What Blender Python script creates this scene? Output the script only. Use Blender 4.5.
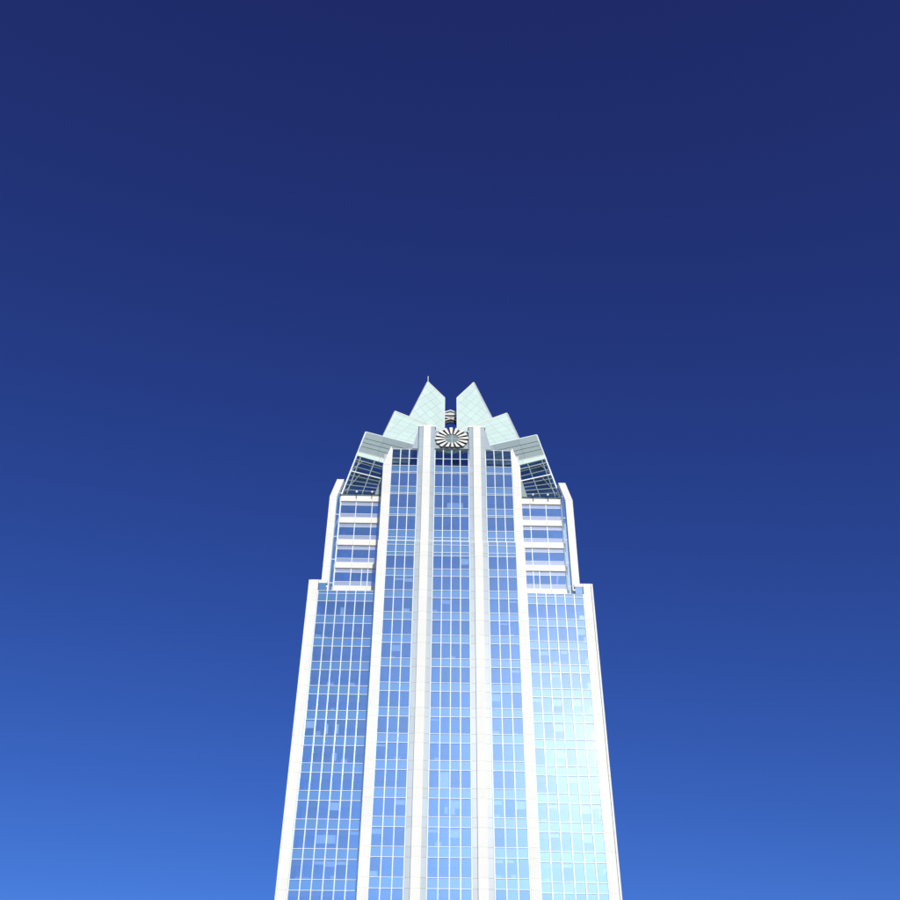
import bpy, math, random
from mathutils import Vector, Matrix

# ------------------------------------------------------------------ camera, sky, sun, exposure
scene = bpy.context.scene
for o in list(bpy.data.objects):
    bpy.data.objects.remove(o)

Z0 = 1.7            # eye height above the pavement; heights below are measured from the eye
HW = 23.4           # distance of the wing glass from the tower's axis
CAM = Vector((-2.51, -145.30 - HW, Z0))
PITCH, ROLL, YAW = (math.radians(a) for a in (38.49, 0.44, 0.86))
F_ = Vector((math.sin(YAW) * math.cos(PITCH), math.cos(YAW) * math.cos(PITCH), math.sin(PITCH)))
R0 = Vector((math.cos(YAW), -math.sin(YAW), 0)); U0 = R0.cross(F_)
R_ = R0 * math.cos(ROLL) + U0 * math.sin(ROLL); U_ = U0 * math.cos(ROLL) - R0 * math.sin(ROLL)
camd = bpy.data.cameras.new('camera'); cam = bpy.data.objects.new('camera', camd)
scene.collection.objects.link(cam)
M = Matrix((R_, U_, -F_)).transposed().to_4x4(); M.translation = CAM
cam.matrix_world = M
camd.sensor_width = 36.0; camd.lens = 1006.0 / 900.0 * 36.0
camd.clip_start = 0.5; camd.clip_end = 20000
scene.camera = cam

SUN_AZ, SUN_EL = math.radians(11.9), math.radians(22.0)     # to the right of the facade's normal
world = bpy.data.worlds.new('World'); scene.world = world; world.use_nodes = True
nt = world.node_tree; nt.nodes.clear()
sky = nt.nodes.new('ShaderNodeTexSky'); sky.sky_type = 'NISHITA'; sky.sun_disc = False
sky.sun_elevation = SUN_EL; sky.sun_rotation = math.pi - SUN_AZ
sky.altitude = 1500; sky.air_density = 1.0; sky.dust_density = 2.5; sky.ozone_density = 5.0
# the photograph's grading of the whole sky: one power, gain and lift for each channel
sep = nt.nodes.new('ShaderNodeSeparateColor'); com = nt.nodes.new('ShaderNodeCombineColor')
nt.links.new(sky.outputs[0], sep.inputs[0])
for ch, (power, gain, lift) in enumerate(((1.5, 0.500, 0.14), (1.36, 0.715, 0.0), (1.15, 1.47, 0.0))):
    pw = nt.nodes.new('ShaderNodeMath'); pw.operation = 'POWER'; pw.inputs[1].default_value = power
    ml = nt.nodes.new('ShaderNodeMath'); ml.operation = 'MULTIPLY_ADD'; ml.inputs[1].default_value = gain; ml.inputs[2].default_value = lift
    nt.links.new(sep.outputs[ch], pw.inputs[0]); nt.links.new(pw.outputs[0], ml.inputs[0]); nt.links.new(ml.outputs[0], com.inputs[ch])
bg = nt.nodes.new('ShaderNodeBackground'); bg.inputs['Strength'].default_value = 0.06
wo = nt.nodes.new('ShaderNodeOutputWorld')
nt.links.new(com.outputs[0], bg.inputs[0]); nt.links.new(bg.outputs[0], wo.inputs[0])

sund = bpy.data.lights.new('sun', 'SUN'); sund.energy = 3.12; sund.angle = math.radians(0.5)
sund.color = (1.0, 0.96, 0.88)
sun = bpy.data.objects.new('sun', sund); scene.collection.objects.link(sun)
to_sun = Vector((math.sin(SUN_AZ) * math.cos(SUN_EL), -math.cos(SUN_AZ) * math.cos(SUN_EL), math.sin(SUN_EL)))
sun.rotation_euler = to_sun.to_track_quat('Z', 'Y').to_euler()
sun.location = (60, -250, 200)

scene.view_settings.view_transform = 'Standard'; scene.view_settings.look = 'None'
scene.view_settings.exposure = 0.0; scene.view_settings.gamma = 1.0
scene.view_settings.use_curve_mapping = False
scene.render.resolution_x = scene.render.resolution_y = 1024
scene.render.engine = 'CYCLES'
scene.cycles.max_bounces = 8; scene.cycles.transparent_max_bounces = 12

rng = random.Random(7)

# ------------------------------------------------------------------ materials
def new_mat(name):
    m = bpy.data.materials.new(name); m.use_nodes = True
    n = m.node_tree; n.nodes.clear()
    out = n.nodes.new('ShaderNodeOutputMaterial')
    return m, n, out

def painted(name, col, rough=0.5, var=0.05, grain=0.03, scale=0.6, bump=0.0, spec=0.4, rnd=0.04, metallic=0.0, streak=0.0):
    """plain finish with slight weathering and a small difference from piece to piece"""
    m, n, out = new_mat(name)
    p = n.nodes.new('ShaderNodeBsdfPrincipled')
    p.inputs['Roughness'].default_value = rough; p.inputs['Specular IOR Level'].default_value = spec
    p.inputs['Metallic'].default_value = metallic
    geo = n.nodes.new('ShaderNodeNewGeometry')
    no = n.nodes.new('ShaderNodeTexNoise'); no.inputs['Scale'].default_value = scale; no.inputs['Detail'].default_value = 6
    mp = n.nodes.new('ShaderNodeMapping'); mp.inputs['Scale'].default_value = (1, 1, 0.35)
    n.links.new(geo.outputs['Position'], mp.inputs[0]); n.links.new(mp.outputs[0], no.inputs['Vector'])
    no2 = n.nodes.new('ShaderNodeTexNoise'); no2.inputs['Scale'].default_value = 9.0; no2.inputs['Detail'].default_value = 4
    n.links.new(geo.outputs['Position'], no2.inputs['Vector'])
    oi = n.nodes.new('ShaderNodeObjectInfo')
    def mad(src, a, b):
        k = n.nodes.new('ShaderNodeMath'); k.operation = 'MULTIPLY_ADD'
        n.links.new(src, k.inputs[0]); k.inputs[1].default_value = a; k.inputs[2].default_value = b
        return k.outputs[0]
    def add(a, b):
        k = n.nodes.new('ShaderNodeMath'); k.operation = 'ADD'
        n.links.new(a, k.inputs[0]); n.links.new(b, k.inputs[1]); return k.outputs[0]
    v = add(add(mad(no.outputs[0], 2 * var, 1 - var), mad(no2.outputs[0], 2 * grain, -grain)), mad(oi.outputs['Random'], 2 * rnd, -rnd))
    hs = n.nodes.new('ShaderNodeHueSaturation'); hs.inputs['Color'].default_value = (*col, 1)
    n.links.new(v, hs.inputs['Value']); n.links.new(hs.outputs[0], p.inputs['Base Color'])
    if bump:
        b = n.nodes.new('ShaderNodeBump'); b.inputs['Strength'].default_value = bump; b.inputs['Distance'].default_value = 0.02
        n.links.new(no2.outputs[0], b.inputs['Height']); n.links.new(b.outputs[0], p.inputs['Normal'])
    n.links.new(p.outputs[0], out.inputs[0])
    return m

def glazing(name, tint, reflect, through, rnd=0.06, haze=0.10, body=None, wave=0.004, veil=0.0):
    """coated facade glass: a mirror-like coat that lets part of the light through (or hides an opaque spandrel)"""
    m, n, out = new_mat(name)
    p = n.nodes.new('ShaderNodeBsdfPrincipled')
    p.inputs['Base Color'].default_value = (*tint, 1); p.inputs['Metallic'].default_value = 1.0
    p.inputs['Roughness'].default_value = 0.01
    # a faint film on the outer face spreads the sun's mirror image into a soft glow
    gl = n.nodes.new('ShaderNodeBsdfGlossy'); gl.inputs['Color'].default_value = (1.0, 0.97, 0.95, 1); gl.inputs['Roughness'].default_value = 0.25
    mg = n.nodes.new('ShaderNodeMixShader'); mg.inputs[0].default_value = haze * 0.04
    n.links.new(p.outputs[0], mg.inputs[1]); n.links.new(gl.outputs[0], mg.inputs[2])
    geo = n.nodes.new('ShaderNodeNewGeometry')
    no = n.nodes.new('ShaderNodeTexNoise'); no.inputs['Scale'].default_value = 0.45; no.inputs['Detail'].default_value = 2
    n.links.new(geo.outputs['Position'], no.inputs['Vector'])
    b = n.nodes.new('ShaderNodeBump'); b.inputs['Strength'].default_value = 1.0; b.inputs['Distance'].default_value = wave
    n.links.new(no.outputs[0], b.inputs['Height']); n.links.new(b.outputs[0], p.inputs['Normal'])
    if body is None:
        t = n.nodes.new('ShaderNodeBsdfTransparent'); t.inputs[0].default_value = (*through, 1)
        if veil:    # the tinted body of the glass itself
            df = n.nodes.new('ShaderNodeBsdfDiffuse'); df.inputs[0].default_value = (0.42, 0.62, 0.78, 1)
            mv = n.nodes.new('ShaderNodeMixShader'); mv.inputs[0].default_value = veil
            n.links.new(t.outputs[0], mv.inputs[1]); n.links.new(df.outputs[0], mv.inputs[2]); t = mv
    else:
        t = n.nodes.new('ShaderNodeBsdfPrincipled'); t.inputs['Base Color'].default_value = (*body, 1)
        t.inputs['Roughness'].default_value = 0.4
    oi = n.nodes.new('ShaderNodeObjectInfo')
    k = n.nodes.new('ShaderNodeMath'); k.operation = 'MULTIPLY_ADD'
    n.links.new(oi.outputs['Random'], k.inputs[0]); k.inputs[1].default_value = 2 * rnd; k.inputs[2].default_value = reflect - rnd
    mx = n.nodes.new('ShaderNodeMixShader')
    n.links.new(k.outputs[0], mx.inputs[0]); n.links.new(t.outputs[0], mx.inputs[1]); n.links.new(mg.outputs[0], mx.inputs[2])
    # only the coated outer face mirrors; the inner face of a pane lets the light straight through
    bt = n.nodes.new('ShaderNodeBsdfTransparent'); m2 = n.nodes.new('ShaderNodeMixShader')
    n.links.new(geo.outputs['Backfacing'], m2.inputs[0]); n.links.new(mx.outputs[0], m2.inputs[1]); n.links.new(bt.outputs[0], m2.inputs[2])
    n.links.new((m2 if body is None else mx).outputs[0], out.inputs[0])
    return m

MAT = {
    'stone': painted('white_stone', (0.81, 0.81, 0.71), 0.55, 0.06, 0.02, 0.35, 0.05, 0.3, 0.025),
    'joint': painted('joint_sealant', (0.62, 0.61, 0.57), 0.8, 0.05),
    'frame': painted('white_frame', (0.80, 0.85, 0.83), 0.35, 0.03, 0.01),
    'strip': painted('grey_panel', (0.39, 0.465, 0.485), 0.30, 0.04, 0.02, 0.5, 0, 0.5, 0.05),
    'mint': painted('frosted_glass_panel', (0.64, 0.80, 0.69), 0.30, 0.035, 0.01, 0.4, 0, 0.5, 0.035),
    'mintjoint': painted('panel_joint', (0.48, 0.60, 0.54), 0.6, 0.04),
    'louver': painted('grey_green_louver', (0.31, 0.39, 0.365), 0.35, 0.05, 0.02, 0.6, 0, 0.5, 0.06),
    'beige': painted('beige_trim', (0.66, 0.58, 0.46), 0.5, 0.05),
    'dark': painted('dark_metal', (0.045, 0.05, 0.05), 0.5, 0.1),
    'hub': painted('hub_glass', (0.22, 0.30, 0.29), 0.2, 0.05),
    'roof': painted('grey_roofing', (0.30, 0.30, 0.29), 0.8, 0.1),
    'inner': painted('office_wall', (0.55, 0.58, 0.60), 0.8, 0.15, 0.05, 0.25),
    'ceiling': painted('office_ceiling', (0.76, 0.78, 0.78), 0.8, 0.1, 0.03, 0.3),
    'blind': painted('blind_fabric', (0.92, 0.92, 0.89), 0.8, 0.05),
    'card': painted('pale_card', (0.84, 0.83, 0.79), 0.7, 0.08, 0.03, 2.0, 0, 0.3, 0.1),
    'vision': glazing('vision_glass', (0.40, 0.71, 1.0), 0.54, (0.84, 0.96, 1.0), 0.065, 0.28, veil=0.16),
    'spandrel': glazing('spandrel_glass', (0.37, 0.68, 1.0), 0.48, None, 0.05, 0.18, (0.085, 0.24, 0.33)),
    'pale': glazing('pale_glass', (0.60, 0.75, 1.0), 0.40, None, 0.08, 0.10, (0.42, 0.46, 0.50)),
    'skyglass': glazing('crown_glass', (0.60, 0.74, 0.85), 0.50, (0.22, 0.32, 0.35), 0.30, 0.05),
    'ground': painted('pavement', (0.22, 0.21, 0.20), 0.85, 0.2, 0.06, 0.02),
    'lampwhite': painted('lamp_housing', (0.82, 0.82, 0.80), 0.3, 0.02),
}

# ------------------------------------------------------------------ mesh helpers
COL = scene.collection
CUBE_V = [(x, y, z) for x in (-.5, .5) for y in (-.5, .5) for z in (-.5, .5)]
CUBE_F = [(0, 1, 3, 2), (4, 6, 7, 5), (0, 4, 5, 1), (2, 3, 7, 6), (0, 2, 6, 4), (1, 5, 7, 3)]
UNIT = {}

def unit_mesh(mat):
    if mat not in UNIT:
        me = bpy.data.meshes.new('unit_' + mat); me.from_pydata(CUBE_V, [], CUBE_F)
        me.materials.append(MAT[mat]); UNIT[mat] = me
    return UNIT[mat]

def W(x, Y, z):
    """front-frame point (Y = 0 on the wing glass, heights from the eye) to world"""
    return Vector((x, Y - HW, z + Z0))

def link(name, me, parent=None):
    o = bpy.data.objects.new(name, me); COL.objects.link(o); o.parent = parent
    return o

def mesh_obj(name, verts, faces, mat, parent=None):
    me = bpy.data.meshes.new(name); me.from_pydata([tuple(v) for v in verts], [], faces); me.update()
    me.materials.append(MAT[mat])
    return link(name, me, parent)

def box_vf(x0, x1, y0, y1, z0, z1):
    v = [(x, y, z) for x in (x0, x1) for y in (y0, y1) for z in (z0, z1)]
    return v, CUBE_F

def prism_vf(front, back):
    n = len(front)
    v = list(front) + list(back)
    f = [tuple(range(n)), tuple(range(2 * n - 1, n - 1, -1))]
    for i in range(n):
        j = (i + 1) % n
        f.append((i, i + n, j + n, j))
    return v, f

def bar_vf(a, b, w, h=None):
    a, b = Vector(a), Vector(b); h = h or w
    d = (b - a).normalized(); up = Vector((0, 0, 1)) if abs(d.z) < 0.95 else Vector((0, 1, 0))
    s = d.cross(up).normalized() * w / 2; t = s.cross(d).normalized() * h / 2
    return prism_vf([a - s - t, a + s - t, a + s + t, a - s + t], [b - s - t, b + s - t, b + s + t, b - s + t])

class Joined:
    """collects pieces of one kind into one mesh"""
    def __init__(s): s.v = []; s.f = []
    def add(s, vf):
        o = len(s.v); s.v += [tuple(v) for v in vf[0]]; s.f += [tuple(i + o for i in f) for f in vf[1]]

class Emit:
    """front side: each piece an object of its own; elsewhere the pieces of a kind are joined"""
    def __init__(s, root, rot=0, joined=False):
        s.root = root; s.rot = rot; s.joined = joined; s.acc = {}
        s.m = Matrix.Rotation(rot * math.pi / 2, 3, 'Z')
    def _acc(s, name, mat, vf):
        s.acc.setdefault((name, mat), Joined()).add(([s.m @ Vector(p) for p in vf[0]], vf[1]))
    def box(s, name, mat, x0, x1, Y0, Y1, z0, z1, parent=None):
        if x1 < x0: x0, x1 = x1, x0
        a, b = W(x0, Y0, z0), W(x1, Y1, z1)
        if s.joined:
            s._acc(name, mat, box_vf(a.x, b.x, a.y, b.y, a.z, b.z)); return None
        o = link(name, unit_mesh(mat), parent or s.root)
        o.location = (a + b) / 2; o.scale = b - a
        return o
    def vf(s, name, mat, vf, parent=None):
        """vf already in world coordinates of the front side"""
        if s.joined:
            s._acc(name, mat, vf); return None
        return mesh_obj(name, vf[0], vf[1], mat, parent or s.root)
    def flush(s):
        for (name, mat), j in s.acc.items():
            o = mesh_obj(name, j.v, j.f, mat, s.root); o['kind'] = 'stuff'
        s.acc = {}

def clip(poly, p, d, keep):
    """clip a 2-D polygon by the line through p along d; keep = +1 left side, -1 right side"""
    out = []; n = len(poly)
    def side(q): return keep * (d[0] * (q[1] - p[1]) - d[1] * (q[0] - p[0]))
    for i in range(n):
        a, b = poly[i], poly[(i + 1) % n]; sa, sb = side(a), side(b)
        if sa >= 0: out.append(a)
        if (sa > 0 > sb) or (sa < 0 < sb):
            t = sa / (sa - sb); out.append((a[0] + t * (b[0] - a[0]), a[1] + t * (b[1] - a[1])))
    return out

def area(p):
    return 0.5 * sum(p[i][0] * p[(i + 1) % len(p)][1] - p[(i + 1) % len(p)][0] * p[i][1] for i in range(len(p)))

# ------------------------------------------------------------------ ground
g = mesh_obj('ground', [(-6000, -6000, 0), (6000, -6000, 0), (6000, 6000, 0), (-6000, 6000, 0)], [(0, 1, 2, 3)], 'ground')
g['kind'] = 'structure'

# ------------------------------------------------------------------ the tower
tower = bpy.data.objects.new('office_tower', None); COL.objects.link(tower)
tower['label'] = 'tall white and blue glass office tower with a folded pale green crown'
tower['category'] = 'tower'

FL = 4.1; SP = 1.42; TOP0 = 80.74
def low_rows(i0, i1):
    """floor rows between index i0 (highest) and i1 (lowest): spandrel then vision above it"""
    r = []
    for i in range(i0, i1 + 1):
        t = TOP0 - FL * i
        r.append(('s', t - SP, t)); r.append(('v', t, t + FL - SP))
    return r
UP = [97.65, 102.35, 107.05, 111.75]
BOT = -Z0

def grid(E, cols, rows, Yg, lean=None, mull=0.135, vis='vision', spa='spandrel', proud=0.14):
    """curtain wall between the given column lines; rows = (kind, z0, z1)"""
    z_lo = min(r[1] for r in rows); z_hi = max(r[2] for r in rows)
    tr = 0.038
    for kind, z0, z1 in rows:
        for a, b in zip(cols[:-1], cols[1:]):
            nm, mt = {'v': ('window_pane', vis), 's': ('spandrel_pane', spa), 't': ('strip_pane', 'pale')}[kind]
            E.box(nm, mt, a + mull / 2 - .02, b - mull / 2 + .02, Yg, Yg + 0.05, z0 + tr - .02, z1 - tr + .02)
    edges = sorted({round(r[1], 3) for r in rows} | {round(r[2], 3) for r in rows})
    for z in edges:
        E.box('transom', 'frame', cols[0], cols[-1], Yg - proud + .05, Yg + .10, z - tr, z + tr)
    for x in cols:
        E.box('mullion', 'frame', x - mull / 2, x + mull / 2, Yg - proud, Yg + .12, z_lo, z_hi)

def pilaster(E, x0, x1, Yf, depth, joints, parent_name='pilaster'):
    """a core with a cladding panel between every two joints"""
    if E.joined:
        core = None
        E.box('pilaster_core', 'joint', x0 + .03, x1 - .03, Yf + .05, Yf + depth, joints[0], joints[-1])
    else:
        a, b = W(x0 + .03, Yf + .05, joints[0]), W(x1 - .03, Yf + depth, joints[-1])
        core = mesh_obj(parent_name, *box_vf(a.x, b.x, a.y, b.y, a.z, b.z), 'joint', E.root)
    for a, b in zip(joints[:-1], joints[1:]):
        if b - a < 0.05: continue
        E.box('cladding_panel', 'stone', x0, x1, Yf + rng.uniform(-.006, .006), Yf + depth - .05, a + .006, b - .006, core)
    return core

COLS_C = [-3.09, -1.545, 0.0, 1.545, 3.09]
COLS_B = [6.22, 7.81, 9.41, 11.0]
COLS_W = [12.62 + (22.0 - 12.62) * i / 6 for i in range(7)]
neg = lambda c: [-x for x in reversed(c)]
CANT = math.tan(math.radians(0.8))     # the wings fold back very slightly from the centre

def edges_of(rows):
    return sorted({round(r[1], 3) for r in rows} | {round(r[2], 3) for r in rows})

def centre(E, rows, Yg):
    """three glazed bays with their pilasters and grey panels"""
    for cols in (COLS_C, COLS_B, neg(COLS_B)):
        grid(E, cols, rows, Yg)
    js = edges_of(rows)
    for s in (-1, 1):
        xa, xb = sorted((s * 11.0 + s * .08, s * 12.48)); pilaster(E, xa, xb, Yg - .22, .9, js)
        xa, xb = sorted((s * 3.95, s * 5.32)); pilaster(E, xa, xb, Yg - .30, .8, js)
        for u, v in ((3.09 + .09, 3.95), (5.32, 6.22 - .09)):
            xa, xb = sorted((s * u, s * v))
            for z0, z1 in zip(js[:-1], js[1:]):
                E.box('grey_panel', 'strip', xa, xb, Yg - .02, Yg + .2, z0 + .012, z1 - .012)

def wing(E, s, rows, outer=23.65):
    js = edges_of(rows)
    z_lo, z_hi = js[0], js[-1]
    tr, mull = .038, .135
    c = COLS_W
    # the wing glass, each pane following the slight fold
    yy = lambda x: (x - 12.62) * CANT
    def slab(name, mat, xa, xb, d0, d1, z0, z1):
        pts = [(xa, yy(xa) + d0), (xb, yy(xb) + d0), (xb, yy(xb) + d1), (xa, yy(xa) + d1)]
        if s < 0: pts = [(-x, y) for x, y in reversed(pts)]
        E.vf(name, mat, prism_vf([W(x, y, z0) for x, y in reversed(pts)], [W(x, y, z1) for x, y in reversed(pts)]))
    for kind, z0, z1 in rows:
        for a, b in zip(c[:-1], c[1:]):
            nm, mt = {'v': ('window_pane', 'vision'), 's': ('spandrel_pane', 'spandrel'), 't': ('strip_pane', 'pale')}[kind]
            slab(nm, mt, a + mull / 2 - .02, b - mull / 2 + .02, 0, .05, z0 + tr - .02, z1 - tr + .02)
    for z in js:
        slab('transom', 'frame', c[0], c[-1], -.09, .10, z - tr, z + tr)
    for x in c:
        slab('mullion', 'frame', x - mull / 2, x + mull / 2, -.14, .12, z_lo, z_hi)
    top = js + [87.42] if z_hi > 84 else js
    xa, xb = sorted((s * 22.09, s * (outer - .27))); pilaster(E, xa, xb, -.05, .75, top)
    xa, xb = sorted((s * (outer - .27), s * outer)); pilaster(E, xa, xb, -.27, .95, top[:-1] + [top[-1] - (.16 if z_hi > 84 else 0)], 'corner_fin')

ROWS_WING = low_rows(0, 11) + [('s', 83.42, 84.84), ('s', 84.84, 85.4)]
ROWS_LOWC = low_rows(-1, 11) + [('s', TOP0 + 2 * FL - SP, TOP0 + 2 * FL), ('v', TOP0 + 2 * FL, 91.5), ('s', 91.5, 92.2), ('s', 92.2, 93.7), ('s', 93.7, 94.45)]
ROWS_UPC = [('s', 94.45, 95.5), ('s', 95.5, 96.15), ('s', 96.15, 97.65)]
for a, b in zip(UP[:-1], UP[1:]):
    ROWS_UPC += [('v', a, b - 1.72), ('s', b - 1.72, b - 1.42), ('s', b - 1.42, b)]
ROWS_FOOT = low_rows(12, 19)

def terraces(E, s):
    """stepped-back floors between the corner post and the centre, white bands over strips of glass"""
    x0, x1 = 12.6, 19.95
    tops = [107.05, 102.35, 97.65, 92.95, 88.25]
    mx = [12.6, 14.25, 17.15, 20.0]
    for i, t in enumerate(tops):
        xa, xb = sorted((s * x0, s * x1))
        for u, v in zip(mx[:-1], mx[1:]):
            pa, pb = sorted((s * (u + .012), s * (v + (-.05 if v > 19 else -.012))))
            E.box('terrace_band', 'stone', pa, pb, 3.15, 3.9, t - 1.17, t)
        if i == 4: continue
        g0, g1 = tops[i + 1], t - 1.17
        cols = mx if i < 3 else [12.6, 14.25, 15.3, 17.15, 20.0]
        cols = [s * q for q in cols]
        if s < 0: cols = cols[::-1]
        rows = [('t', g0, g0 + .92), ('v', g0 + .92, g1 - .75), ('t', g1 - .75, g1)]
        grid(E, cols, rows, 3.42, mull=.13, proud=.10)
    # recessed glass beside the corner post
    xa, xb = sorted((s * 19.98, s * 20.75))
    for a, b in zip([85.4] + tops[::-1][:-1], tops[::-1]):
        E.box('window_pane', 'vision', xa, xb, 2.35, 2.40, a + .06, b - .06)
        E.box('transom', 'frame', xa, xb, 2.30, 2.45, b - .06, b + .06)

def corner_post(E, s):
    """white post of the stepped-back corner; its head leans back with the roof"""
    xo, xi, Yf = 21.82, 20.55, 1.62
    js = [85.4, 88.25, 91.0, 92.95, 95.6, 97.65, 100.3, 102.35, 105.0, 105.75]
    xa, xb = sorted((s * xi, s * xo)); p = pilaster(E, xa, xb, Yf, 1.1, js, 'corner_post')
    dz, dx = 110.3 - 105.75, .92
    f = [W(s * xi, Yf, 105.76), W(s * xo, Yf, 105.76), W(s * xo, Yf + 1.05, 105.76), W(s * xi, Yf + 1.05, 105.76)]
    t = [W(s * (xi - dx), Yf + dx, 110.3), W(s * (xo - dx), Yf + dx, 110.3), W(s * (xo - dx), Yf + dx + 1.05, 110.3), W(s * (xi - dx), Yf + dx + 1.05, 110.3)]
    if s < 0: f.reverse(); t.reverse()
    E.vf('leaning_head', 'stone', prism_vf(f[::-1], t[::-1]), p)

def lean_top(E):
    """top rows of the three bays lean back, the outer pilasters taper"""
    k = .19; za, zb, zc = 111.75, 113.7, 116.2
    def q(name, mat, xa, xb, z0, z1, off, th):
        pts = [(xa, z0), (xb, z0), (xb, z1), (xa, z1)]
        E.vf(name, mat, prism_vf([W(x, (z - za) * k + off, z) for x, z in pts], [W(x, (z - za) * k + off + th, z) for x, z in pts]))
    for cols in (COLS_C, COLS_B, neg(COLS_B)):
        for a, b in zip(cols[:-1], cols[1:]):
            for z0, z1 in ((za, zb), (zb, zc)):
                q('window_pane', 'skyglass', a + .06, b - .06, z0 + .06, z1 - .06, 0, .05)
        for z in (zb, zc): q('transom', 'frame', cols[0], cols[-1], z - .05, z + .05, -.07, .16)
        for x in cols: q('mullion', 'frame', x - .085, x + .085, za, zc, -.14, .26)
    for s in (-1, 1):
        def tri(z0, z1):
            w = lambda z: 11.30 + (116.6 - z) * (12.48 - 11.30) / (116.6 - 111.75)
            pts = [(11.09, z0), (w(z0), z0), (w(z1), z1), (11.09, z1)]
            pts = [(s * x, z) for x, z in pts]
            if s < 0: pts.reverse()
            E.vf('cladding_panel', 'stone', prism_vf([W(x, (z - za) * k - .22, z) for x, z in pts], [W(x, (z - za) * k + .5, z) for x, z in pts]))
        tri(111.77, 113.69); tri(113.71, 116.6)
        # grey panels and inner pilasters rise past the bay heads
        for z0, z1 in ((111.75, 113.7), (113.7, 116.2), (116.2, 118.6), (118.6, 121.0)):
            for u, v in ((3.18, 3.95), (5.32, 6.13)):
                xa, xb = sorted((s * u, s * v))
                E.box('grey_panel', 'strip', xa, xb, -.02, .3, z0 + .012, z1 - .012)
        xa, xb = sorted((s * 3.95, s * 5.32)); pilaster(E, xa, xb, -.30, .9, [111.75, 113.7, 116.2, 118.6, 121.3])
        # splayed flank of the head block
        pts = [(6.15, 116.25), (7.35, 116.25), (6.25, 121.0), (6.15, 121.0)]
        pts = [(s * x, z) for x, z in pts]
        if s < 0: pts.reverse()
        E.vf('flank_panel', 'strip', prism_vf([W(x, .60, z) for x, z in pts], [W(x, 1.2, z) for x, z in pts]))
        xa, xb = sorted((s * 3.0, s * 6.3)); E.box('head_cap', 'stone', xa, xb, -.10, 1.0, 121.0, 121.28)
    E.box('head_cap', 'louver', -3.0, 3.0, 1.30, 2.0, 120.95, 121.2)

def medallion(E):
    """sunburst of deep white blades round a glazed hub, leaning back a little"""
    c = (0.0, 118.75); n = 16; cut = 116.32
    L = lambda x, Y, z: W(x, Y + (z - 116.2) * .20, z)
    E.vf('head_back', 'strip', prism_vf([L(-3.18, .38, 116.2), L(3.18, .38, 116.2), L(3.18, .38, 121.0), L(-3.18, .38, 121.0)],
                                        [L(-3.18, .9, 116.2), L(3.18, .9, 116.2), L(3.18, .9, 121.0), L(-3.18, .9, 121.0)]))
    hub = [(c[0] + 1.35 * math.cos(a), c[1] + 1.35 * math.sin(a)) for a in [i * math.pi / 12 for i in range(24)]]
    med = E.vf('medallion', 'hub', prism_vf([L(x, .20, z) for x, z in hub], [L(x, .34, z) for x, z in hub]))
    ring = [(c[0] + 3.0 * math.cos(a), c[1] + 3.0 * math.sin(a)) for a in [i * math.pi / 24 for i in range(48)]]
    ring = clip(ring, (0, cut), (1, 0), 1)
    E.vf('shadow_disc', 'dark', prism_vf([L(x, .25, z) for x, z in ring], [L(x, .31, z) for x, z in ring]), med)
    E.vf('hub_bar', 'joint', bar_vf(L(-1.3, .17, c[1]), L(1.3, .17, c[1]), .10), med)
    E.vf('hub_bar', 'joint', bar_vf(L(0, .17, c[1] - 1.3), L(0, .17, c[1] + 1.3), .08), med)
    for i in range(n):
        a = math.pi / 2 + 2 * math.pi * (i + .12) / n
        hw = math.pi / n * .55
        ri, ro = 1.28, 3.05
        poly = [(ri, -hw * .9), (ro, -hw), (ro * 1.012, 0), (ro, hw), (ri, hw * .9)]
        P = [(c[0] + r * math.cos(a + d), c[1] + r * math.sin(a + d)) for r, d in poly]
        P = clip(P, (0, cut), (1, 0), 1)
        if len(P) < 3: continue
        mid = lambda x, z: .02 - .12 * min(1, math.hypot(x - c[0], z - c[1]) / ro)
        E.vf('blade', 'stone', prism_vf([L(x, mid(x, z), z) for x, z in P], [L(x, mid(x, z) + .07, z) for x, z in P]), med)
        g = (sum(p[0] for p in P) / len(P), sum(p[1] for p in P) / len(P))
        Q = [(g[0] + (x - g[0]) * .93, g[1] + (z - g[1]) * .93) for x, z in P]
        E.vf('blade_shade', 'dark', prism_vf([L(x, mid(x, z) + .07, z) for x, z in Q], [L(x, .26, z) for x, z in Q]), med)  # shade on the blade's sides and underside, put in as a dark-coloured core

# crown tiers: (hip foot, hip head) in (x, z); each front sheet leans back so that Y = HW - hip x
def tier_plane(h0, h1):
    k = (h0[0] - h1[0]) / (h1[1] - h0[1])
    return lambda z: HW - h0[0] + (z - h0[1]) * k

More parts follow.
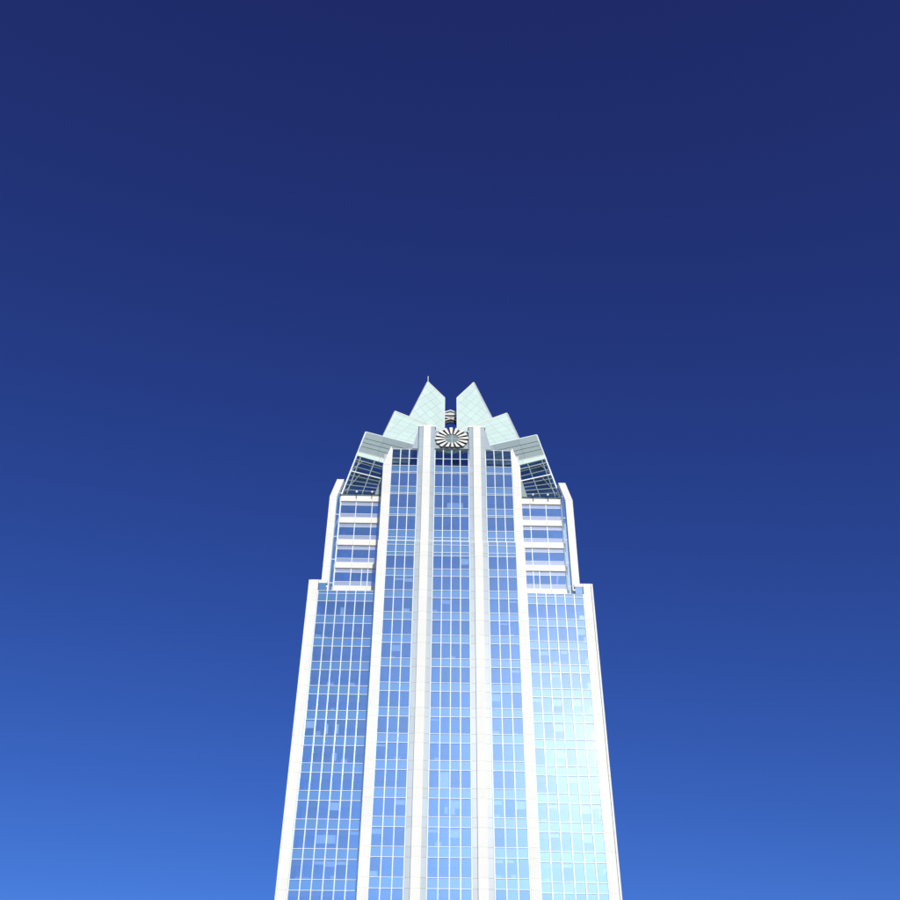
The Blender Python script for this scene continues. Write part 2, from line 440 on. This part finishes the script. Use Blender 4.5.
def panels(E, s, poly, lines_a, lines_b, Yof, name, mat, joint_mat, gap=.035, th=.07, parent=None, gap_b=None):
    """cut the polygon (x > 0 side, front view) into panels by two families of lines"""
    def sheet(P, y0, y1, nm, m, par):
        Q = [(s * x, z) for x, z in P]
        if area(Q) < 0: Q.reverse()
        return E.vf(nm, m, prism_vf([W(x, Yof(z) + y0, z) for x, z in Q], [W(x, Yof(z) + y1, z) for x, z in Q]), par)
    base = sheet(poly, .03, .35, name + '_backing', joint_mat, parent)
    if not E.joined: base.name = 'crown_screen'
    def off(l, dist):
        (px, pz), (dx, dz) = l; L = math.hypot(dx, dz); return ((px - dz / L * dist, pz + dx / L * dist), (dx, dz))
    for a0, a1 in zip(lines_a[:-1], lines_a[1:]):
        P = clip(clip(poly, *off(a0, gap / 2), 1), *off(a1, -gap / 2), -1)
        if len(P) < 3: continue
        gb = gap if gap_b is None else gap_b
        for b0, b1 in zip(lines_b[:-1], lines_b[1:]):
            Q = clip(clip(P, *off(b0, gb / 2), 1), *off(b1, -gb / 2), -1)
            if len(Q) < 3 or abs(area(Q)) < .03: continue
            j = rng.uniform(-.006, .006)
            sheet(Q, -th + j, .03, name, mat, base)
    return base

def edge_bar(E, s, a, b, Yof, w, mat='frame', out=.12):
    A, B = W(s * a[0], Yof(a[1]) - out, a[1]), W(s * b[0], Yof(b[1]) - out, b[1])
    E.vf('edge_trim', mat, bar_vf(A, B, w))

def crown(E):
    # tier 3, lowest: louvred head over sloping windows
    h0, h1 = (19.93, 107.5), (16.68, 124.95); Y3 = tier_plane(h0, h1)
    hipx = lambda z: h0[0] + (z - h0[1]) * (h1[0] - h0[0]) / (h1[1] - h0[1])
    slope = (124.95 - 121.57) / (16.68 - 7.32)
    def fan(zl):
        """row line through the hip at height zl: (point, direction towards +x)"""
        t = min(1, max(0, (zl - 107.5) / 7.0)); sl = slope * 1.06 * t if zl < 118.5 else slope
        return ((hipx(zl), zl), (1.0, sl))
    for s in (-1, 1):
        outer = [(0, 107.5), h0, h1, (0, h1[1] - h1[0] * slope)]
        # louvres
        zl = [119.15, 120.75, 121.9, 123.1, 124.95]
        poly = clip(outer, *fan(119.15), 1)
        va = [fan(z) for z in zl]
        vb = [((x, 110), (-.19, 1.0)) for x in (30, 15.6, 10.4, 5.2, -10)]
        base = panels(E, s, poly, va, vb, Y3, 'louver_panel', 'louver', 'dark', .13, .16, None, .03)
        # white band
        poly = clip(clip(outer, *fan(118.0), 1), *fan(119.0), -1)
        panels(E, s, poly, [fan(117.5), fan(119.5)], [((x, 110), (-.19, 1.0)) for x in (30, 14.9, -10)], Y3, 'band_panel', 'mint', 'mintjoint', .04, .22)
        edge_bar(E, s, (hipx(119.08) - .1, 119.08), (7, 119.08 - (hipx(119.08) - 7) * slope), Y3, .14, 'beige', .18)
        # sloping windows
        poly = clip(outer, *fan(118.0), -1)
        zs = [107.5, 108.8, 110.1, 111.4, 112.7, 113.7, 115.2, 116.5, 117.2, 118.0]
        cols = [30, 18.2, 15.4, 12.9, -10]
        base = panels(E, s, poly, [fan(z) for z in zs], [((x, 112), (-.19, 1.0)) for x in cols], Y3, 'roof_window', 'skyglass', 'louver', .16, .05)
        for z, w in ((113.7, .20), (116.9, .10), (110.1, .07), (108.8, .05), (111.4, .05), (112.7, .05), (115.2, .05)):
            sl = fan(z)[1][1]; xe = hipx(z) - .05
            edge_bar(E, s, (xe, z), (12.4, z - (xe - 12.4) * sl), Y3, w, 'frame' if w > .15 else 'louver', .13)
        for x in (15.4, 18.2):
            zt = 117.9 - (hipx(117.9) - x) * slope
            edge_bar(E, s, (x + .8, 107.8), (x - 1.05, zt), Y3, .12, 'louver', .14)
        # opaque inner border beside the shaft, diagonal brace near the hip
        Q = [(12.4, 107.6), (13.9, 107.6), (13.0, 112.6), (12.4, 112.6)]
        Q = [(s * x, z) for x, z in Q]
        if area(Q) < 0: Q.reverse()
        E.vf('border_panel', 'louver', prism_vf([W(x, Y3(z) - .12, z) for x, z in Q], [W(x, Y3(z), z) for x, z in Q]))
        edge_bar(E, s, (19.4, 108.2), (17.0, 112.8), Y3, .10, 'louver', .12)
        edge_bar(E, s, (18.6, 113.9), (16.6, 116.6), Y3, .10, 'louver', .12)
        edge_bar(E, s, h0, h1, Y3, .22, 'frame', .05)
        edge_bar(E, s, h1, (2.0, h1[1] - (h1[0] - 2) * slope), Y3, .16, 'frame', .08)
    # tier 2
    h0, h1 = (13.40, 126.95), (11.49, 134.86); Y2 = tier_plane(h0, h1)
    kx = (h1[0] - h0[0]) / (h1[1] - h0[1]); hip2 = lambda z: h0[0] + (z - h0[1]) * kx
    s_bot, s_top = .347, .615
    def fan2(zl):
        t = (zl - 126.95) / (134.86 - 126.95); return ((hip2(zl), zl), (1.0, s_bot + (s_top - s_bot) * t))
    for s in (-1, 1):
        poly = [(0, 119.0), (hip2(123.5), 123.5), h1, (0, h1[1] - h1[0] * s_top)]
        zl = [119, 122.6, 124.05, 125.5, 126.95, 128.4, 129.85, 131.3, 132.75, 134.2, 136]
        d2 = (-1.0, 1.64)
        panels(E, s, poly, [fan2(z) for z in zl], [((x, 126.95), d2) for x in (24, 18.6, 15.9, 13.2, 10.5, 7.8, 5.1, 2.4, -.3, -9)], Y2, 'glass_panel', 'mint', 'mintjoint', .032)
        edge_bar(E, s, (hip2(123.5), 123.5), h1, Y2, .26, 'frame', .06)
        edge_bar(E, s, h1, (1.5, h1[1] - (h1[0] - 1.5) * s_top), Y2, .22, 'stone', .06)
    # tier 1
    h0, h1 = (8.50, 136.2), (5.02, 149.15); Y1 = tier_plane(h0, h1)
    kx = (h1[0] - h0[0]) / (h1[1] - h0[1]); hip1 = lambda z: h0[0] + (z - h0[1]) * kx
    ci = (1.31, 143.1)
    for s in (-1, 1):
        poly = [(1.31, 127.0), (hip1(127.0), 127.0), h1, ci]
        dA = (1.0, 1.62); dB = (-1.0, 1.2)
        la = [((5.02, 149.15 - 3.05 * i), dA) for i in range(12, -2, -1)]
        lb = [((2.1, 134.9 + 3.2 * i), dB) for i in range(9, -8, -1)]
        panels(E, s, poly, la, lb[::1], Y1, 'glass_panel', 'mint', 'mintjoint', .032)
        edge_bar(E, s, (hip1(127.0), 127.0), h1, Y1, .26, 'frame', .06)
        edge_bar(E, s, h1, ci, Y1, .2, 'stone', .06)
        edge_bar(E, s, ci, (1.31, 127.2), Y1, .16, 'frame', .06)

# front side, piece by piece
front = Emit(tower)
centre(front, ROWS_LOWC, -1.45)
centre(front, ROWS_UPC, 0.0)
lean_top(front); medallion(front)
for s in (-1, 1):
    wing(front, s, ROWS_WING)
    terraces(front, s); corner_post(front, s)
    xa, xb = sorted((s * 20.75, s * 21.95))
    front.box('parapet_pane', 'spandrel', xa, xb, .02, .07, 85.5, 86.75)
    xa, xb = sorted((s * 20.6, s * 22.05)); front.box('parapet_cap', 'stone', xa, xb, -.05, .7, 86.78, 87.40)
crown(front)
rod = mesh_obj('lightning_rod', *bar_vf(W(-5.0, HW - 5.0, 148.9), W(-5.0, HW - 5.0, 150.85), .13), 'frame', tower)

# the foot of the front and the three other sides, pieces joined
foot = Emit(tower, 0, True)
centre(foot, ROWS_FOOT, -1.45)
for s in (-1, 1): wing(foot, s, ROWS_FOOT)
foot.flush()
for k in (1, 2, 3):
    E = Emit(tower, k, True)
    odd = k % 2 == 1
    centre(E, ROWS_FOOT + ROWS_LOWC[:26] if odd else ROWS_FOOT + ROWS_LOWC, 0.0 if odd else -1.45)
    centre(E, [('s', 85.3, 87.5), ('v', 87.5, 90.2), ('s', 90.2, 91.6), ('v', 91.6, 94.45)] + [r for r in ROWS_UPC if r[2] < 107.2] if odd else ROWS_UPC, 1.9 if odd else 0.0)
    for s in (-1, 1):
        wing(E, s, ROWS_FOOT + ROWS_WING, 22.9 if odd else 23.65)
        terraces(E, s)
        if not odd: corner_post(E, s)
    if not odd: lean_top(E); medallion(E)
    crown(E)
    E.flush()

# inside: floors, back walls, roofs
def inner(name, mat, x0, x1, Y0, Y1, z0, z1):
    return front.box(name, mat, x0, x1, Y0, Y1, z0, z1)
for i in range(-2, 20):
    t = TOP0 - FL * i
    inner('floor_slab', 'ceiling', -11.0, 11.0, -1.28, 3.4, t - SP + .1, t - .06)
    if i >= 0:
        for s in (-1, 1):
            xa, xb = sorted((s * 12.6, s * 22.6)); inner('floor_slab', 'ceiling', xa, xb, .25 if True else 0, 3.4, t - SP + .1, t - .06)
for t in UP:
    inner('floor_slab', 'ceiling', -11.0, 11.0, .2, 3.4, t - 1.3, t - .06)
    for s in (-1, 1):
        if t > 110: continue
        xa, xb = sorted((s * 12.6, s * 20.0)); inner('floor_slab', 'ceiling', xa, xb, 3.9, 6.0, t - 1.2, t - .1)
for s in (-1, 1):
    xa, xb = sorted((s * 11.05, s * 12.4)); inner('partition', 'inner', xa, xb, -.6, 3.4, BOT, 94.3)
    inner('partition', 'inner', xa, xb, .9, 6.0, 94.3, 115.0)
    inner('roof_slab', 'roof', *sorted((s * 12.5, s * 22.7)), .3, 4.4, 84.95, 85.35)
inner('step_slab', 'stone', -12.4, 12.4, -1.35, 1.0, 94.46, 94.62)
inner('building_core', 'inner', -21.6, 21.6, 3.4, 43.4, BOT, 84.9)
inner('building_core', 'inner', -17.4, 17.4, 6.0, 40.8, 84.9, 106.8)
inner('building_core', 'inner', -11.0, 11.0, 3.4, 6.0, 84.9, 115.0)
inner('roof_slab', 'roof', -19.6, 19.6, 3.8, 43.0, 106.85, 107.2)
inner('building_core', 'inner', -11.5, 11.5, 11.9, 34.9, 107.2, 121.0)
inner('roof_slab', 'roof', -10.0, 10.0, 13.4, 33.4, 121.0, 127.4)

# truss in the slot between the two peaks
tb = Vector((0, 0, 0))
def tr(name, mat, a, b, w, Y=18.0, par=None):
    return mesh_obj(name, *bar_vf(W(a[0], Y, a[1]), W(b[0], Y, b[1]), w, w), mat, par or tower)
bridge = tr('slot_truss', 'stone', (-1.6, 139.48), (1.6, 139.48), .42)
tr('chord', 'stone', (-1.5, 140.0), (.03, 140.72), .22, par=bridge); tr('chord', 'stone', (1.5, 140.0), (-.03, 140.72), .22, 18.03, par=bridge)
tr('chord', 'beige', (-1.5, 138.85), (1.5, 138.85), .16, 18.05, par=bridge)
tr('brace', 'stone', (-1.5, 138.8), (1.5, 137.75), .20, 17.9, par=bridge); tr('brace', 'stone', (1.5, 138.8), (-1.5, 137.75), .20, 18.0, par=bridge)
tr('brace', 'dark', (-1.5, 137.15), (0.03, 137.75), .34, 18.3, par=bridge); tr('brace', 'dark', (1.5, 137.15), (-.03, 137.75), .34, 18.33, par=bridge)
mesh_obj('infill', *prism_vf([W(-1.4, 18.2, 139.5), W(1.4, 18.2, 139.5), W(0, 18.2, 140.6)], [W(-1.4, 18.3, 139.5), W(1.4, 18.3, 139.5), W(0, 18.3, 140.6)]), 'louver', bridge)
mesh_obj('infill', *prism_vf([W(-1.5, 18.4, 137.9), W(1.5, 18.4, 137.9), W(1.5, 18.4, 139.3), W(-1.5, 18.4, 139.3)], [W(-1.5, 18.5, 137.9), W(1.5, 18.5, 137.9), W(1.5, 18.5, 139.3), W(-1.5, 18.5, 139.3)]), 'dark', bridge)

# blinds and office clutter behind the glass, found from where they show in the photograph
def ray_to(px, py, Y):
    d = F_ + R_ * ((px - 450) / 1006.0) - U_ * ((py - 450) / 1006.0)
    t = (Y - HW - CAM.y) / d.y
    p = CAM + d * t
    return p.x, p.z - Z0
BLINDS = [(316, 835, 336, 843.5, 0), (439.5, 772, 449, 788, -1.45), (444.5, 807, 447.7, 814, -1.45), (451, 808, 455, 815, -1.45),
          (369.5, 871, 377.5, 877, -1.45), (447, 503, 463, 508, 0), (340, 607.5, 344, 615.5, 0), (324.5, 724, 328.5, 734, 0),
          (335, 724, 339, 734, 0), (331, 753, 337, 761, 0), (573, 700, 580, 706, 0), (494, 800, 502, 805, -1.45),
          (495, 859, 503, 863, -1.45), (506, 859, 514, 863, -1.45), (561, 651, 567, 654, 0)]
for x0, y0, x1, y1, Y in BLINDS:
    xa, za = ray_to(x0, y1, Y + .25); xb, zb = ray_to(x1, y0, Y + .25)
    front.box('window_blind', 'blind', xa, xb, Y + .24, Y + .27, za, zb)
for Y, cols, s0, idx in ((0, COLS_W, -1, range(0, 11)), (0, COLS_W, 1, range(0, 11)), (-1.45, COLS_C, 1, range(-2, 11)), (-1.45, COLS_B, 1, range(-2, 11)), (-1.45, COLS_B, -1, range(-2, 11))):
    for i in idx:
        for a, b in zip(cols[:-1], cols[1:]):
            if rng.random() < .13:
                t = TOP0 - FL * i + FL - SP - .1; dr = rng.choice((.35, .5, .8, 1.2))
                if i == -2: t = 91.3
                xa, xb = sorted((s0 * (a + .12), s0 * (b - .12)))
                front.box('window_blind', 'blind', xa, xb, Y + .32, Y + .34, t - dr, t)

BOXES = [(330, 684, 0, 1.3), (392.5, 657, -1.45, 1.0), (397, 757.5, -1.45, 1.1), (344, 762, 0, 1.1), (447, 658, -1.45, .8), (452.5, 658, -1.45, 1.0),
         (498, 876, -1.45, 1.1), (513.5, 876, -1.45, .9), (556, 663.5, 0, 1.2), (333, 877, 0, .9), (317, 636, 0, .9), (324, 636, 0, .7),
         (507, 656, -1.45, .8), (493, 734, -1.45, .9), (516, 735, -1.45, .7), (544, 822, 0, 1.0), (548, 880, 0, 1.1), (436, 762, -1.45, .8), (560, 765, 0, .9)]
for q in range(16):
    Y, c0, c1 = rng.choice(((0, 13, 21.5), (0, -21.5, -13), (-1.45, -10.5, -6.6), (-1.45, -2.8, 2.8), (-1.45, 6.6, 10.5)))
    zz = TOP0 - FL * rng.randint(0, 10) + .1; d = W(rng.uniform(c0, c1), Y + .6, zz) - CAM
    BOXES.append((450 + 1006 * d.dot(R_) / d.dot(F_), 450 - 1006 * d.dot(U_) / d.dot(F_), Y, rng.uniform(.6, 1.3)))
for px, py, Y, w in BOXES:
    x, z = ray_to(px, py, Y + .6)
    i = round((TOP0 - z) / FL); z = TOP0 - FL * i - .06
    h = w * rng.uniform(.5, .8)
    b = bpy.data.objects.new('storage_box', None); COL.objects.link(b); b.location = W(x, Y + .75, z)
    b.rotation_euler = (0, 0, rng.uniform(-.25, .25))
    where = (('the sun-glared wing' if x > 0 else 'the clear blue wing') if Y == 0 else
             'the middle glass bay under the medallion' if abs(x) < 3.2 else
             'the narrow glass bay beside the sun-glared wing' if x > 0 else 'the narrow glass bay beside the clear blue wing')
    b['label'] = 'pale lidded storage box standing behind ' + where
    b['category'] = 'box'; b['group'] = 'boxes behind the office windows'
    o = link('body', unit_mesh('card'), b); o.scale = (w * .8, .5, h); o.location = (0, 0, h / 2)
    o = link('lid', unit_mesh('card'), b); o.scale = (w * .86, .56, .16); o.location = (0, 0, h + .03)

# floodlights on the terrace parapets
def floodlight(x, label):
    r = bpy.data.objects.new('floodlight', None); COL.objects.link(r); r.location = W(x, 3.15, 107.05)
    r['label'] = label; r['category'] = 'floodlight'; r['group'] = 'floodlights on the upper terraces'
    mesh_obj('bracket', *bar_vf((0, -.16, -.55), (0, -.16, .35), .12), 'dark', r)
    mesh_obj('arm', *bar_vf((0, .3, -.02), (0, -.35, .30), .11), 'dark', r)
    hv = []; n = 12
    prof = [(0, .08), (.20, .11), (.30, .18), (.34, .22)]
    for d, rad in prof:
        for i in range(n):
            a = 2 * math.pi * i / n; hv.append((rad * math.cos(a), -.35 + d * .5 + rad * math.sin(a) * -.6, .55 + d * .75 + rad * math.sin(a) * .7))
    hf = [tuple(range(n - 1, -1, -1)), tuple(range(3 * n, 4 * n))]
    for q in range(3):
        for i in range(n):
            j = (i + 1) % n; hf.append((q * n + i, q * n + j, (q + 1) * n + j, (q + 1) * n + i))
    mesh_obj('lamp_head', hv, hf, 'lampwhite', r)
for x, lb in ((-17.2, 'small white floodlight on the terrace above the clear blue wing, beside the corner post'),
              (-14.4, 'small white floodlight on the terrace above the clear blue wing, beside the central shaft'),
              (17.6, 'small white floodlight on the terrace above the sun-glared wing, beside the corner post'),
              (14.9, 'small white floodlight on the terrace above the sun-glared wing, beside the central shaft')):
    floodlight(x, lb)
